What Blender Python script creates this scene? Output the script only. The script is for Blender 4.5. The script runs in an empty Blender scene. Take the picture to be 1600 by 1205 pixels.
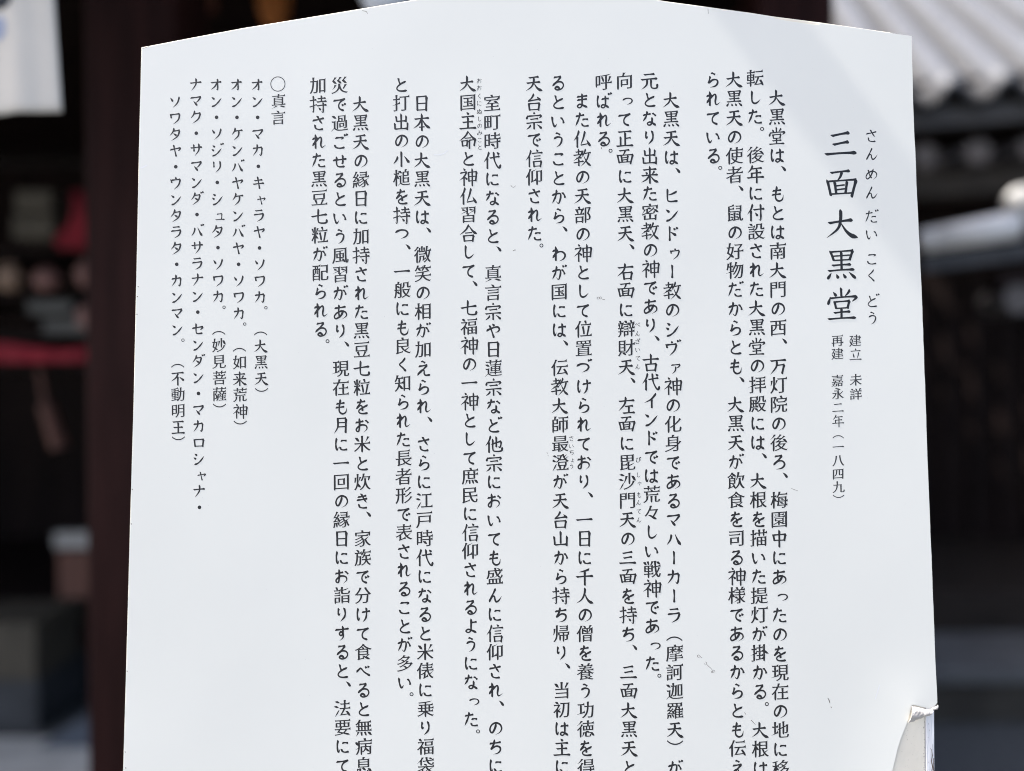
import bpy, bmesh, math, random
import numpy as np
from mathutils import Vector, Matrix, noise
from mathutils.geometry import delaunay_2d_cdt

random.seed(7)
S = bpy.context.scene
COL = S.collection
R = math.radians

# ------------------------------------------------------------------ camera
F_PX = 1244.4                                   # focal length in pixels of a 1600 px wide picture (28 mm on 36 mm)
ROLL = 0.0063
CAM = Vector((0.0, 0.0, 1.5))
cam_d = bpy.data.cameras.new('camera')
cam = bpy.data.objects.new('camera', cam_d); COL.objects.link(cam)
cam_d.lens = 28.0; cam_d.sensor_width = 36.0; cam_d.clip_start = 0.05; cam_d.clip_end = 500
cr, sr = math.cos(ROLL), math.sin(ROLL)
cam.matrix_world = Matrix(((cr, sr, 0, CAM.x), (0, 0, -1, CAM.y), (-sr, cr, 0, CAM.z), (0, 0, 0, 1)))
cam_d.dof.use_dof = True
cam_d.dof.focus_distance = 0.93
cam_d.dof.aperture_fstop = 0.88
S.camera = cam

# ------------------------------------------------------------------ sky, sun, exposure
SUN_TO = Vector((-0.58, -0.008, 0.80)).normalized()          # direction towards the sun
elev = math.asin(SUN_TO.z); azim = math.atan2(SUN_TO.x, SUN_TO.y)
world = bpy.data.worlds.new('World'); S.world = world; world.use_nodes = True
nt = world.node_tree
bg = nt.nodes['Background']
sky = nt.nodes.new('ShaderNodeTexSky'); sky.sky_type = 'NISHITA'; sky.sun_disc = False
sky.sun_elevation = elev; sky.sun_rotation = azim; sky.dust_density = 5.0; sky.air_density = 0.8; sky.ozone_density = 0.42
nt.links.new(sky.outputs[0], bg.inputs[0]); bg.inputs[1].default_value = 0.12
sun_d = bpy.data.lights.new('sun', 'SUN'); sun = bpy.data.objects.new('sun', sun_d); COL.objects.link(sun)
sun_d.energy = 4.2; sun_d.angle = R(0.8); sun_d.color = (1.0, 0.955, 0.89)
sun.rotation_euler = (-SUN_TO).to_track_quat('-Z', 'Y').to_euler(); sun.location = (-2, -1, 5)
S.view_settings.view_transform = 'Standard'; S.view_settings.look = 'None'
S.cycles.filter_width = 1.0
S.view_settings.gamma = 1.0; S.view_settings.use_curve_mapping = False
S.view_settings.exposure = 1.60

# ------------------------------------------------------------------ helpers
def W(u, v, D):
    """point seen at pixel (u, v) of the photograph, D metres in front of the camera"""
    xc, zc = (u - 800) / F_PX, -(v - 602.5) / F_PX
    return Vector((D * (xc * cr + zc * sr), D, CAM.z + D * (-xc * sr + zc * cr)))

def mat(name, col, rough=0.6, var=0.12, scale=8.0, bump=0.0, bscale=60.0, spec=0.5, stretch=(1, 1, 1), metallic=0.0):
    m = bpy.data.materials.new(name); m.use_nodes = True
    t = m.node_tree; b = t.nodes['Principled BSDF']
    b.inputs['Roughness'].default_value = rough
    b.inputs['Specular IOR Level'].default_value = spec
    b.inputs['Metallic'].default_value = metallic
    tc = t.nodes.new('ShaderNodeTexCoord'); mp = t.nodes.new('ShaderNodeMapping')
    mp.inputs['Scale'].default_value = stretch
    t.links.new(tc.outputs['Object'], mp.inputs[0])
    n = t.nodes.new('ShaderNodeTexNoise'); n.inputs['Scale'].default_value = scale; n.inputs['Detail'].default_value = 6
    t.links.new(mp.outputs[0], n.inputs['Vector'])
    r = t.nodes.new('ShaderNodeValToRGB')
    r.color_ramp.elements[0].position = 0.3; r.color_ramp.elements[1].position = 0.7
    r.color_ramp.elements[0].color = tuple(c * (1 - var) for c in col) + (1,)
    r.color_ramp.elements[1].color = tuple(min(1, c * (1 + var)) for c in col) + (1,)
    t.links.new(n.outputs['Fac'], r.inputs[0]); t.links.new(r.outputs[0], b.inputs['Base Color'])
    if bump:
        n2 = t.nodes.new('ShaderNodeTexNoise'); n2.inputs['Scale'].default_value = bscale; n2.inputs['Detail'].default_value = 4
        t.links.new(mp.outputs[0], n2.inputs['Vector'])
        bp_ = t.nodes.new('ShaderNodeBump'); bp_.inputs['Strength'].default_value = bump; bp_.inputs['Distance'].default_value = 0.002
        t.links.new(n2.outputs['Fac'], bp_.inputs['Height']); t.links.new(bp_.outputs[0], b.inputs['Normal'])
    return m

def link(name, me, material, parent=None):
    o = bpy.data.objects.new(name, me); COL.objects.link(o)
    if material: me.materials.append(material)
    if parent: o.parent = parent
    return o

def bm_obj(name, bm, material, parent=None, smooth=False):
    me = bpy.data.meshes.new(name)
    bmesh.ops.recalc_face_normals(bm, faces=bm.faces[:])
    if smooth:
        for f in bm.faces: f.smooth = True
    bm.to_mesh(me); bm.free()
    return link(name, me, material, parent)

def tag(o, label=None, cat=None, group=None, kind=None):
    if label: o['label'] = label
    if cat: o['category'] = cat
    if group: o['group'] = group
    if kind: o['kind'] = kind
    return o

def thing(name, label, cat, loc, rz=0.0, group=None):
    o = bpy.data.objects.new(name, None); COL.objects.link(o)
    o.location = loc; o.rotation_euler = (0, 0, rz); o.empty_display_size = 0.05
    return tag(o, label, cat, group)

def box(bm, c, s, bev=0.0, rot=None):
    r = bmesh.ops.create_cube(bm, size=1.0)
    vs = r['verts']
    bmesh.ops.scale(bm, vec=s, verts=vs)
    if bev:
        es = list({e for v in vs for e in v.link_edges})
        rb = bmesh.ops.bevel(bm, geom=es, offset=bev, segments=2, affect='EDGES', profile=0.5)
        vs = list({v for f in rb['faces'] for v in f.verts} | {v for v in vs if v.is_valid})
    if rot is not None: bmesh.ops.rotate(bm, cent=(0, 0, 0), matrix=rot, verts=vs)
    bmesh.ops.translate(bm, vec=c, verts=vs)
    return vs

def cyl(bm, a, b, r0, r1=None, seg=20, caps=True):
    a, b = Vector(a), Vector(b); r1 = r0 if r1 is None else r1
    d = b - a
    r = bmesh.ops.create_cone(bm, cap_ends=caps, segments=seg, radius1=r0, radius2=r1, depth=d.length)
    q = d.to_track_quat('Z', 'Y').to_matrix().to_4x4()
    bmesh.ops.transform(bm, matrix=Matrix.Translation((a + b) / 2) @ q, verts=r['verts'])
    return r['verts']

def lathe(bm, prof, seg=24, c=(0, 0, 0)):
    rings = []
    for r, z in prof:
        rings.append([bm.verts.new((c[0] + r * math.cos(2 * math.pi * k / seg), c[1] + r * math.sin(2 * math.pi * k / seg), c[2] + z)) for k in range(seg)])
    for a, b in zip(rings, rings[1:]):
        for k in range(seg):
            bm.faces.new((a[k], a[(k + 1) % seg], b[(k + 1) % seg], b[k]))
    bm.faces.new(rings[0][::-1]); bm.faces.new(rings[-1])

# ------------------------------------------------------------------ materials
M = {}
M['sheet'] = mat('white_vinyl', (0.835, 0.845, 0.795), rough=0.42, var=0.022, scale=3.5, bump=0.012, bscale=120.0)
M['cream'] = mat('aged_cream_board', (0.84, 0.80, 0.69), rough=0.7, var=0.06, scale=16, bump=0.25, bscale=150)
M['painted'] = mat('white_painted_wood', (0.76, 0.78, 0.82), rough=0.55, var=0.05, scale=20, bump=0.5, bscale=90, stretch=(6, 6, 0.7))
M['paper_back'] = mat('torn_paper_back', (0.52, 0.50, 0.48), rough=0.85, var=0.08, scale=70, bump=0.6, bscale=300)
M['ink'] = mat('faded_black_print', (0.014, 0.015, 0.018), rough=0.5, var=0.25, scale=120)
M['ink_dark'] = mat('black_print', (0.010, 0.011, 0.014), rough=0.45, var=0.2, scale=120)
M['ink_thin'] = mat('thin_black_print', (0.030, 0.032, 0.036), rough=0.5, var=0.2, scale=120)
M['scratch'] = mat('scratch_grime', (0.20, 0.18, 0.16), rough=0.8, var=0.5, scale=400)
M['crease'] = mat('pale_crease', (0.86, 0.87, 0.88), rough=0.35, var=0.02)
M['crack'] = mat('peeling_crack', (0.13, 0.10, 0.08), rough=0.9, var=0.4, scale=300)
M['wood'] = mat('dark_stained_wood', (0.025, 0.0098, 0.0088), rough=0.6, var=0.45, scale=3.0, bump=0.4, bscale=20, stretch=(6, 6, 0.6), spec=0.08)
M['wood_dk'] = mat('blackened_wood', (0.016, 0.0095, 0.0085), rough=0.7, var=0.4, scale=3.0, stretch=(3, 3, 0.5), spec=0.15)
M['wood_br'] = mat('brown_wood', (0.085, 0.028, 0.016), rough=0.6, var=0.3, scale=6.0, stretch=(5, 5, 1))
M['wood_rafter'] = mat('weathered_rafter', (0.11, 0.10, 0.095), rough=0.75, var=0.25, scale=8)
M['plaster'] = mat('grey_plaster', (0.05, 0.048, 0.045), rough=0.9, var=0.2, scale=3)
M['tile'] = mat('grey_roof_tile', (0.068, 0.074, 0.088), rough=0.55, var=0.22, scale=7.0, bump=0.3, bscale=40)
M['tile_pan'] = mat('shaded_pan_tile', (0.036, 0.037, 0.041), rough=0.8, var=0.3, scale=12)  # shade between the tile ridges, painted as a darker pan colour
M['tile_dk'] = mat('dark_roof_tile', (0.05, 0.048, 0.046), rough=0.6, var=0.25, scale=9.0, bump=0.3, bscale=40)
M['white_tile'] = mat('lime_white_tile', (0.74, 0.73, 0.71), rough=0.7, var=0.12, scale=9.0)
M['cloth'] = mat('white_cotton', (0.66, 0.63, 0.575), rough=0.9, var=0.05, scale=4.0, bump=0.2, bscale=400)
M['navy'] = mat('navy_dye', (0.03, 0.035, 0.045), rough=0.9, var=0.2)
M['paleblue'] = mat('pale_blue_dye', (0.38, 0.43, 0.56), rough=0.9, var=0.1)
M['red'] = mat('red_cloth', (0.25, 0.011, 0.023), rough=0.85, var=0.25, scale=6.0)
M['olive'] = mat('old_straw_board', (0.075, 0.064, 0.046), rough=0.85, var=0.2)
M['pink'] = mat('dusty_pink_ceramic', (0.22, 0.11, 0.095), rough=0.6, var=0.3)
M['tan'] = mat('tan_ceramic', (0.30, 0.20, 0.14), rough=0.6, var=0.2)
M['greyc'] = mat('grey_ceramic', (0.075, 0.075, 0.068), rough=0.6, var=0.25)
M['label'] = mat('pale_card', (0.30, 0.295, 0.28), rough=0.8, var=0.05)
M['orange'] = mat('orange_paper', (0.50, 0.17, 0.04), rough=0.8, var=0.1)
M['paper'] = mat('blue_white_paper', (0.72, 0.76, 0.82), rough=0.8, var=0.05)
M['ground'] = mat('gravel_grey', (0.085, 0.088, 0.088), rough=0.95, var=0.35, scale=30, bump=0.8, bscale=60)
M['old_white'] = mat('weathered_white_plaster', (0.36, 0.355, 0.345), rough=0.8, var=0.2, scale=12)
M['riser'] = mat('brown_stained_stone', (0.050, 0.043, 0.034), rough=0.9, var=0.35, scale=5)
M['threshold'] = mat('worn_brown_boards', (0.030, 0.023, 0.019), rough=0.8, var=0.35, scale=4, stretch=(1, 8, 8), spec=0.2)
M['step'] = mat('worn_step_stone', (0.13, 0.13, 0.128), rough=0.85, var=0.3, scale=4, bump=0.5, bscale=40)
M['paving'] = mat('painted_sun_paving', (0.56, 0.57, 0.55), rough=0.9, var=0.15, scale=5, bump=0.4)  # paleness stands in for sunlight falling on the ground
M['ground_shade'] = mat('painted_blue_shade', (0.075, 0.09, 0.115), rough=0.8, var=0.15)  # bluish ground shade put into a colour
M['stone'] = mat('dark_step_stone', (0.055, 0.058, 0.062), rough=0.85, var=0.3, scale=4, bump=0.5, bscale=40)

# ------------------------------------------------------------------ setting: ground
bm = bmesh.new()
bmesh.ops.create_grid(bm, x_segments=1, y_segments=1, size=120)
tag(bm_obj('ground', bm, M['ground']), kind='structure')

# ------------------------------------------------------------------ the notice board
YAW = 0.030
BP = Vector((0, 0.93, CAM.z))
BROT = Matrix.Rotation(-YAW, 4, 'Z')
BINV = (Matrix.Translation(BP) @ BROT).inverted()
BX = (BROT @ Vector((1, 0, 0, 0))).to_3d(); BN = (BROT @ Vector((0, 1, 0, 0))).to_3d()
def P(u, v):
    """board-plane coordinates (x, z) of a pixel"""
    d = W(u, v, 1.0) - CAM
    t = (BP - CAM).dot(BN) / d.dot(BN)
    q = BINV @ (CAM + d * t)
    return (q.x, q.z)
PX = 0.93 / F_PX                                   # metres of board per photo pixel

board = thing('notice_board', 'large white wooden notice board with peaked top covered in vertical black Japanese writing', 'sign', BP, -YAW)
BASE = -CAM.z                                      # ground level in board coordinates

TEAR = [P(*q) for q in ((1464, 1098), (1460, 1103), (1452, 1107.5), (1444, 1105), (1436, 1103), (1427, 1100.5), (1423.5, 1101),
                        (1421, 1112), (1417, 1127), (1412, 1139.5), (1406.2, 1154), (1401.3, 1170), (1397.2, 1188), (1392.8, 1206), (1378, 1262), (1362, 1330), (1350, 1400), (1346, 1470))]
def tear_dist(x, z):
    best = 9
    for (ax, az), (bx, bz) in zip(TEAR[5:], TEAR[6:]):
        dx, dz = bx - ax, bz - az
        t = max(0, min(1, ((x - ax) * dx + (z - az) * dz) / (dx * dx + dz * dz)))
        best = min(best, math.hypot(x - ax - t * dx, z - az - t * dz))
    return best
def relief(x, z):
    """how far the sheet stands out towards the viewer (-y)"""
    h = 0.0007 * noise.noise(Vector((x * 2.6, z * 2.2, 3.1))) + 0.00018 * noise.noise(Vector((x * 9, z * 8, 1.0)))
    d = tear_dist(x, z)
    if d < 0.075: h += 0.0009 * (1 - d / 0.075) ** 2.2
    return h

left_e = [(222, 75.5), (217.8, 232), (215.2, 365), (209.3, 632), (204.4, 800), (198, 1035), (193.5, 1190), (189.3, 1300), (184, 1470)]
right_e = [(1424, 57), (1426, 150), (1432.2, 300), (1439.6, 449), (1450.2, 750), (1456.4, 901), (1460.4, 1014)]
top_e = [(222, 75.5), (297, 60.8), (382, 44.8), (470, 30.5), (564, 14.9), (653, 0), (720, -10.5), (780, -18), (830, -21.5), (875, -21), (925, -15.5), (985, -5.5),
         (1040, 3.3), (1090, 10), (1124, 14.4), (1126, 16.2), (1131, 17.4), (1137, 16.8), (1140, 16.4), (1175, 21.6), (1206, 26.6), (1211, 29.6), (1228, 33), (1250, 36), (1270, 39), (1279, 39.3),
         (1281, 36.6), (1285, 36.9), (1330, 43.3), (1390, 52), (1424, 57)]
def densify(pts, step, jit=0.0):
    out = []
    for a, b in zip(pts, pts[1:]):
        n = max(1, int(math.hypot(b[0] - a[0], b[1] - a[1]) / step))
        for k in range(n):
            t = k / n
            j = jit if k else 0
            out.append((a[0] + (b[0] - a[0]) * t + random.uniform(-j, j), a[1] + (b[1] - a[1]) * t + random.uniform(-j, j)))
    out.append(pts[-1]); return out

# printed sheet: outline (clockwise in the picture), tear along the lower right corner
out_px = densify(top_e, 14, 0.22)[:-1] + densify(right_e + [(1464, 1098)], 16, 0.3)[:-1]
outline = [P(*q) for q in out_px] + TEAR + [P(*q) for q in densify(left_e[::-1], 18, 0.25)][:-1]
n_out = len(outline)
pts = [Vector(q) for q in outline]
xs = [q[0] for q in outline]; zs = [q[1] for q in outline]
gx = np.arange(min(xs) + 0.008, max(xs), 0.022); gz = np.arange(min(zs) + 0.008, max(zs), 0.022)
for x in gx:
    for z in gz: pts.append(Vector((x + random.uniform(-.002, .002), z + random.uniform(-.002, .002))))
cx, cz = P(1420, 1130)
for i in range(46):
    for j in range(62):
        x, z = cx - 0.10 + i * 0.0035, cz + 0.06 - j * 0.0045
        pts.append(Vector((x, z)))
vs, es, fs, *_ = delaunay_2d_cdt(pts, [(i, (i + 1) % n_out) for i in range(n_out)], [list(range(n_out))], 1, 1e-6)
me = bpy.data.meshes.new('face_sheet')
me.from_pydata([(v.x, -0.0006 - relief(v.x, v.y), v.y) for v in vs], [], [list(f) for f in fs])
me.update()
bm = bmesh.new(); bm.from_mesh(me)
bmesh.ops.recalc_face_normals(bm, faces=bm.faces[:])
if bm.faces[0].normal.y > 0: bmesh.ops.reverse_faces(bm, faces=bm.faces[:])
for f in bm.faces: f.smooth = True
rim = [e for e in bm.edges if e.is_boundary]
for e in rim:                                       # cut edge of the sheet, with vertices of its own so the face stays smooth
    a, b = (l.vert.co.copy() for l in (e.link_loops[0], e.link_loops[0].link_loop_next))
    q = [bm.verts.new(c) for c in (b, a, a + Vector((0, 0.0006, 0)), b + Vector((0, 0.0006, 0)))]
    bm.faces.new(q)
bm.to_mesh(me); bm.free()
sheet = link('face_sheet', me, M['sheet'], board)
sheet['label'] = 'white printed sheet torn away at the lower right corner'

def prism(name, poly, y0, y1, material, parent, bev=0.0):
    bm = bmesh.new()
    a = [bm.verts.new((x, y0, z)) for x, z in poly]
    f = bm.faces.new(a)
    r = bmesh.ops.extrude_face_region(bm, geom=[f])
    nv = [g for g in r['geom'] if isinstance(g, bmesh.types.BMVert)]
    bmesh.ops.translate(bm, vec=(0, y1 - y0, 0), verts=nv)
    bmesh.ops.recalc_face_normals(bm, faces=bm.faces[:])
    if bev:
        ed = [e for e in bm.edges if all(abs(v.co.y - y0) < 1e-6 for v in e.verts)]
        bmesh.ops.bevel(bm, geom=ed, offset=bev, segments=2, affect='EDGES', profile=0.5)
    return bm_obj(name, bm, material, parent)

# backing panel: the sheet's shape, a hair larger at the top and left, with its own rounded edge
grow_top = [(u + (-1.6 if i == 0 else 0), v - 1.7) for i, (u, v) in enumerate(top_e) if not (1120 < u < 1145 or 1206 < u < 1284)]
strip_r = [(u - 4.0, v) for u, v in right_e] + [(1459.3, 1100), (1459.8, 1205), (1463, 1300), (1468, 1470)]
strip_l = [(u - 17.5, v) for u, v in right_e] + [(1445.4, 1100), (1446.0, 1205), (1449, 1300), (1453, 1470)]
panel_poly = [P(*q) for q in grow_top[:-1]] + [P(1406.5, 54)] + [P(*q) for q in strip_l[1:]] + [P(u - 1.3, v) for u, v in left_e[::-1][:-1]]
prism('backing_panel', panel_poly, 0.0, 0.018, M['cream'], board, bev=0.0012)
strip_poly = [P(1407.4, 54.3), P(1421, 57)] + [P(*q) for q in strip_r[1:]] + [P(u + 0.9, v) for u, v in strip_l[1:][::-1]]
strip = prism('edge_strip', strip_poly, -0.0004, 0.021, M['painted'], board, bev=0.0003)
strip['label'] = 'white painted edge strip with cracked paint'
# cracks and peeling specks on the strip and on the bare panel
def ribbon(bm, path, w, y):
    """thin mark following board points (x, z), w = list of widths"""
    prev = None
    for i, (x, z) in enumerate(path):
        a = path[max(0, i - 1)]; b = path[min(len(path) - 1, i + 1)]
        d = Vector((b[0] - a[0], b[1] - a[1])); d.normalize(); n = Vector((-d.y, d.x)) * (w[i] / 2)
        yy = y(x, z) if callable(y) else y
        cur = (bm.verts.new((x + n.x, yy, z + n.y)), bm.verts.new((x - n.x, yy, z - n.y)))
        if prev: bm.faces.new((prev[0], prev[1], cur[1], cur[0]))
        prev = cur
bm = bmesh.new()
for pth, wd in ((((1455.2, 1170), (1456.3, 1180), (1455.0, 1190), (1456.5, 1198), (1455.3, 1206), (1457, 1216)), 1.2), (((1458.2, 1184), (1457.6, 1196), (1458.8, 1206), (1458, 1220)), 1.5),
                (((1457, 1162), (1457.4, 1172)), .7), (((1450.0, 1130), (1450.3, 1131.5)), 1.0), (((1449.4, 1151), (1449.8, 1152.5)), .9), (((1453, 1169), (1453.4, 1170.4)), 1.1),
                (((1454.3, 1115), (1455.0, 1116.3)), 1.3), (((1452, 1140), (1452.3, 1141.6)), .8), (((1450.5, 1190), (1450.9, 1192)), .8)):
    ribbon(bm, [P(*q) for q in pth], [wd * PX * (0.5 if i in (0, len(pth) - 1) else 1) for i in range(len(pth))], -0.00065)
bm_obj('paint_crack', bm, M['crack'], strip)
bm = bmesh.new()
rr = random.Random(3)
for k in range(34):
    t = rr.random(); u = 1443.2 + t * 0.7 + rr.uniform(-.7, .5); v = 1103 + t * 110
    r_ = rr.uniform(.25, .75)
    ribbon(bm, [P(u, v), P(u + .2, v + r_ * 1.6)], [r_ * PX, r_ * PX], -0.0003)
for k in range(26):
    u, v = rr.uniform(1408, 1440), rr.uniform(1120, 1215); r_ = rr.uniform(.2, .5)
    ribbon(bm, [P(u, v), P(u + r_, v + r_)], [r_ * PX, r_ * PX], -0.0003)
bm_obj('dirt_speck', bm, M['scratch'], board)

# curled flap of torn sheet showing its pale back, and the small torn curl at the right edge
def flap(name, corners, nu, nv, lift, seed, label):
    bm = bmesh.new(); g = []
    (a, b, c, d) = [Vector(P(*q)) for q in corners]      # a-b upper edge, d-c lower edge
    for i in range(nu + 1):
        row = []
        for j in range(nv + 1):
            s, t = i / nu, j / nv
            p = (a * (1 - s) + b * s) * (1 - t) + (d * (1 - s) + c * s) * t
            e = noise.noise(Vector((p.x * 150 + seed, p.y * 150, seed)))
            e2 = noise.noise(Vector((p.x * 420, p.y * 420 + seed, seed)))
            edge = 1.0 if 0 < t < 1 else 0.5
            y = -0.0024 - lift * math.sin(math.pi * min(1, 0.15 + t * .8)) - 0.0011 * e * edge - 0.0005 * e2
            row.append(bm.verts.new((p.x + 0.0009 * e2 * (t > .7 or t == 0), y, p.y + 0.0011 * e * (t > .7 or t == 0))))
        g.append(row)
    for i in range(nu):
        for j in range(nv):
            bm.faces.new((g[i][j], g[i + 1][j], g[i + 1][j + 1], g[i][j + 1]))
    o = bm_obj(name, bm, M['paper_back'], sheet, smooth=False)
    s_ = o.modifiers.new('thickness', 'SOLIDIFY'); s_.thickness = 0.0005
    o['label'] = label
    return o
flap('torn_flap', ((1422.5, 1100.5), (1455.5, 1108), (1447, 1117), (1417.5, 1128)), 22, 14, 0.0045, 2.0, 'crumpled flap of sheet folded over at the tear')
flap('torn_edge', ((1450, 1107), (1463.8, 1099), (1463.3, 1107), (1452, 1110.5)), 12, 6, 0.002, 5.0, 'ragged torn end of the sheet at the right edge')

# posts that carry the board, below the picture
for u in (330, 1330):
    x = P(u, 1205)[0]
    bm = bmesh.new(); box(bm, (x, 0.060, (BASE + 0.42) / 2), (0.07, 0.07, 0.42 - BASE), 0.004)
    bm_obj('sign_post', bm, M['wood'], board)

# ------------------------------------------------------------------ brush lettering
def raw_glyph(ch):
    cu = bpy.data.curves.new('tmp', 'FONT'); cu.body = ch; cu.size = 1.0
    ob = bpy.data.objects.new('tmp', cu); COL.objects.link(ob)
    c = ob.to_curve(bpy.context.evaluated_depsgraph_get())
    polys = []
    for s in c.splines:
        bp = s.bezier_points; n = len(bp); pl = []
        for i in range(n):
            a, b = bp[i], bp[(i + 1) % n]
            p0, p1, p2, p3 = [np.array(q[:2]) for q in (a.co, a.handle_right, b.handle_left, b.co)]
            ch_ = p3 - p0; L = np.hypot(*ch_)
            if L < 1e-6: continue
            dev = max(abs(ch_[0] * (q - p0)[1] - ch_[1] * (q - p0)[0]) / L for q in (p1, p2))
            k = 1 if dev < 0.002 else max(3, int(L / 0.035))
            for q in range(k):
                t = q / k
                pl.append((1 - t) ** 3 * p0 + 3 * (1 - t) ** 2 * t * p1 + 3 * (1 - t) * t * t * p2 + t ** 3 * p3)
        if len(pl) >= 3: polys.append(np.array(pl))
    ob.to_curve_clear(); bpy.data.objects.remove(ob); bpy.data.curves.remove(cu)
    return polys

def brush(polys, kana=False, heavy=1.0, amt=1.0):
    """turn an even-stroke glyph into brush-written strokes: slanted entries, pressed ends, swept tips"""
    res = []
    for p in polys:
        # resample long edges
        q = []
        n = len(p)
        for i in range(n):
            a, b = p[i], p[(i + 1) % n]; L = np.hypot(*(b - a)); k = max(1, int(L / 0.045))
            for t in range(k): q.append((a + (b - a) * t / k, t == 0, L))
        pt = np.array([x[0] for x in q]); n = len(pt)
        corner = [x[1] for x in q]
        orig = [i for i in range(n) if corner[i]]
        disp = np.zeros_like(pt)
        nx = np.roll(pt, -1, 0) - pt; nl = np.hypot(nx[:, 0], nx[:, 1]) + 1e-9; nd = nx / nl[:, None]
        pd = np.roll(nd, 1, 0)
        turn = np.degrees(np.arctan2(pd[:, 0] * nd[:, 1] - pd[:, 1] * nd[:, 0], (pd * nd).sum(1)))
        # normal-direction thinning: horizontals lighter than verticals
        on = np.stack([nd[:, 1] + pd[:, 1], -(nd[:, 0] + pd[:, 0])], 1); on /= (np.hypot(on[:, 0], on[:, 1])[:, None] + 1e-9)
        th = np.arctan2(on[:, 1], on[:, 0])
        am = (0.006 + 0.011 * np.cos(2 * (th - R(14)))) if not kana else (0.009 + 0.011 * np.cos(2 * (th - R(28))))
        disp += on * am[:, None]
        def walk(i, step, T, vec, pw=1.2, bump=None):
            s = 0.0; j = i
            for _ in range(60):
                f = (1 - s / T)
                if f <= 0: break
                if bump is None: disp[j] += vec * f ** pw
                else: disp[j] += vec * bump(s / T)
                k = (j + step) % n
                s += np.hypot(*(pt[k] - pt[j])); 
                j = k
                if abs(turn[j]) > 55: break
        for a in range(len(orig)):
            i = orig[a]; j = orig[(a + 1) % len(orig)]
            e = pt[j] - pt[i]; L = np.hypot(*e)
            if not (0.028 < L < 0.115): continue
            if (j - i) % n > 3: continue
            if turn[i] < 42 or turn[j] < 42: continue
            o = np.array([e[1], -e[0]]) / L            # outward
            ang = math.degrees(math.atan2(o[1], o[0]))
            m = (pt[i] + pt[j]) / 2
            up, dn = (j, i) if pt[j][1] > pt[i][1] else (i, j)
            ustep = 1 if up == j else -1
            lf, rt = (i, j) if pt[i][0] < pt[j][0] else (j, i)
            lstep = 1 if lf == j else -1
            h = heavy
            if -28 <= ang <= 35:           # right end of a horizontal: press
                walk(up, ustep, 0.13, np.array([-0.014, 0.034 * h]), 1.6)
                walk(dn, -ustep, 0.09, np.array([0.020, -0.010 * h]), 1.4)
            elif ang > 145 or ang < -168:  # left end of a horizontal: slanted entry
                walk(up, ustep, 0.10, np.array([-0.006, 0.013 * h]), 1.4)
                walk(dn, -ustep, 0.07, np.array([0.026, -0.002]), 1.2)
            elif 55 <= ang <= 145:         # top of a vertical: slanted entry from the upper left
                walk(lf, lstep, 0.10, np.array([-0.020 * h, 0.020]), 1.4)
                walk(rt, -lstep, 0.08, np.array([0.008, -0.014]), 1.3)
            elif 35 < ang < 55:            # upper right tip: flick
                mv = (m + o * 0.03 - pt[[i, j]])
                walk(i, -1, 0.16, mv[0] * .8); walk(j, 1, 0.16, mv[1] * .8)
            elif -70 < ang < -28:          # right falling stroke: heavy foot, then a flat tip
                d = np.array([0.045, -0.002]); bmp = lambda s: max(0, math.sin(math.pi * min(1, s)) ** 1.0) * (1 - s * .3)
                nrm = np.array([-o[1], o[0]])
                si = 1 if ((pt[i] - m) @ nrm) > 0 else -1
                walk(i, -1, 0.34, nrm * si * 0.018 * h, bump=bmp); walk(j, 1, 0.34, -nrm * si * 0.018 * h, bump=bmp)
                tip = m + d
                walk(i, -1, 0.075, (tip - pt[i]) * .9, 1.0); walk(j, 1, 0.075, (tip - pt[j]) * .9, 1.0)
            elif -168 <= ang <= -112:      # left falling stroke: sweep to a point
                tip = m + o * 0.035
                walk(i, -1, 0.27, (tip - pt[i]) * .86, 1.25); walk(j, 1, 0.27, (tip - pt[j]) * .86, 1.25)
            else:                          # foot of a vertical
                walk(lf, lstep, 0.10, np.array([0.010, 0.006]), 1.0); walk(rt, -lstep, 0.12, np.array([-0.012, -0.020]), 1.0)
        # shoulder of a turning stroke: pressed outer corner at the upper right
        ar = 0.5 * np.sum(pt[:, 0] * np.roll(pt[:, 1], -1) - np.roll(pt[:, 0], -1) * pt[:, 1])
        if ar > 0:
            for i in orig:
                if 60 < turn[i] < 120 and nl[i] > .03:
                    b = pd[i] - nd[i]
                    if b[0] > 0.4 and b[1] > 0.4:
                        walk(i, 1, 0.07, np.array([0.014, 0.010]) * heavy, 1.2); walk(i, -1, 0.07, np.array([0.0, 0.014]) * heavy, 1.2)
        out = pt + disp * amt
        res.append(out)
    return res

def fill(polys):
    """triangulate outlines with the non-zero winding rule, so that strokes may overlap"""
    pts, ed = [], []
    for p in polys:
        k = len(pts); n = len(p)
        pts += [Vector((float(x) * 10, float(y) * 10)) for x, y in p]; ed += [(k + i, k + (i + 1) % n) for i in range(n)]
    v, _, f, *_ = delaunay_2d_cdt(pts, ed, [], 0, 1e-5)
    v = np.array([(q.x / 10, q.y / 10) for q in v]); f = np.array([t for t in f if len(t) == 3])
    c = v[f].mean(1); w = np.zeros(len(c))
    for p in polys:
        q = np.roll(p, -1, 0)
        for (x0, y0), (x1, y1) in zip(p, q):
            if y0 == y1: continue
            up = (y0 <= c[:, 1]) & (y1 > c[:, 1]); dn = (y1 <= c[:, 1]) & (y0 > c[:, 1])
            side = (x1 - x0) * (c[:, 1] - y0) - (c[:, 0] - x0) * (y1 - y0)
            w += (up & (side > 0)); w -= (dn & (side < 0))
    keep = [tuple(int(i) for i in t) for t, k in zip(f, w) if k > 0.5]
    return np.column_stack([v, np.zeros(len(v))]), keep

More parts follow.
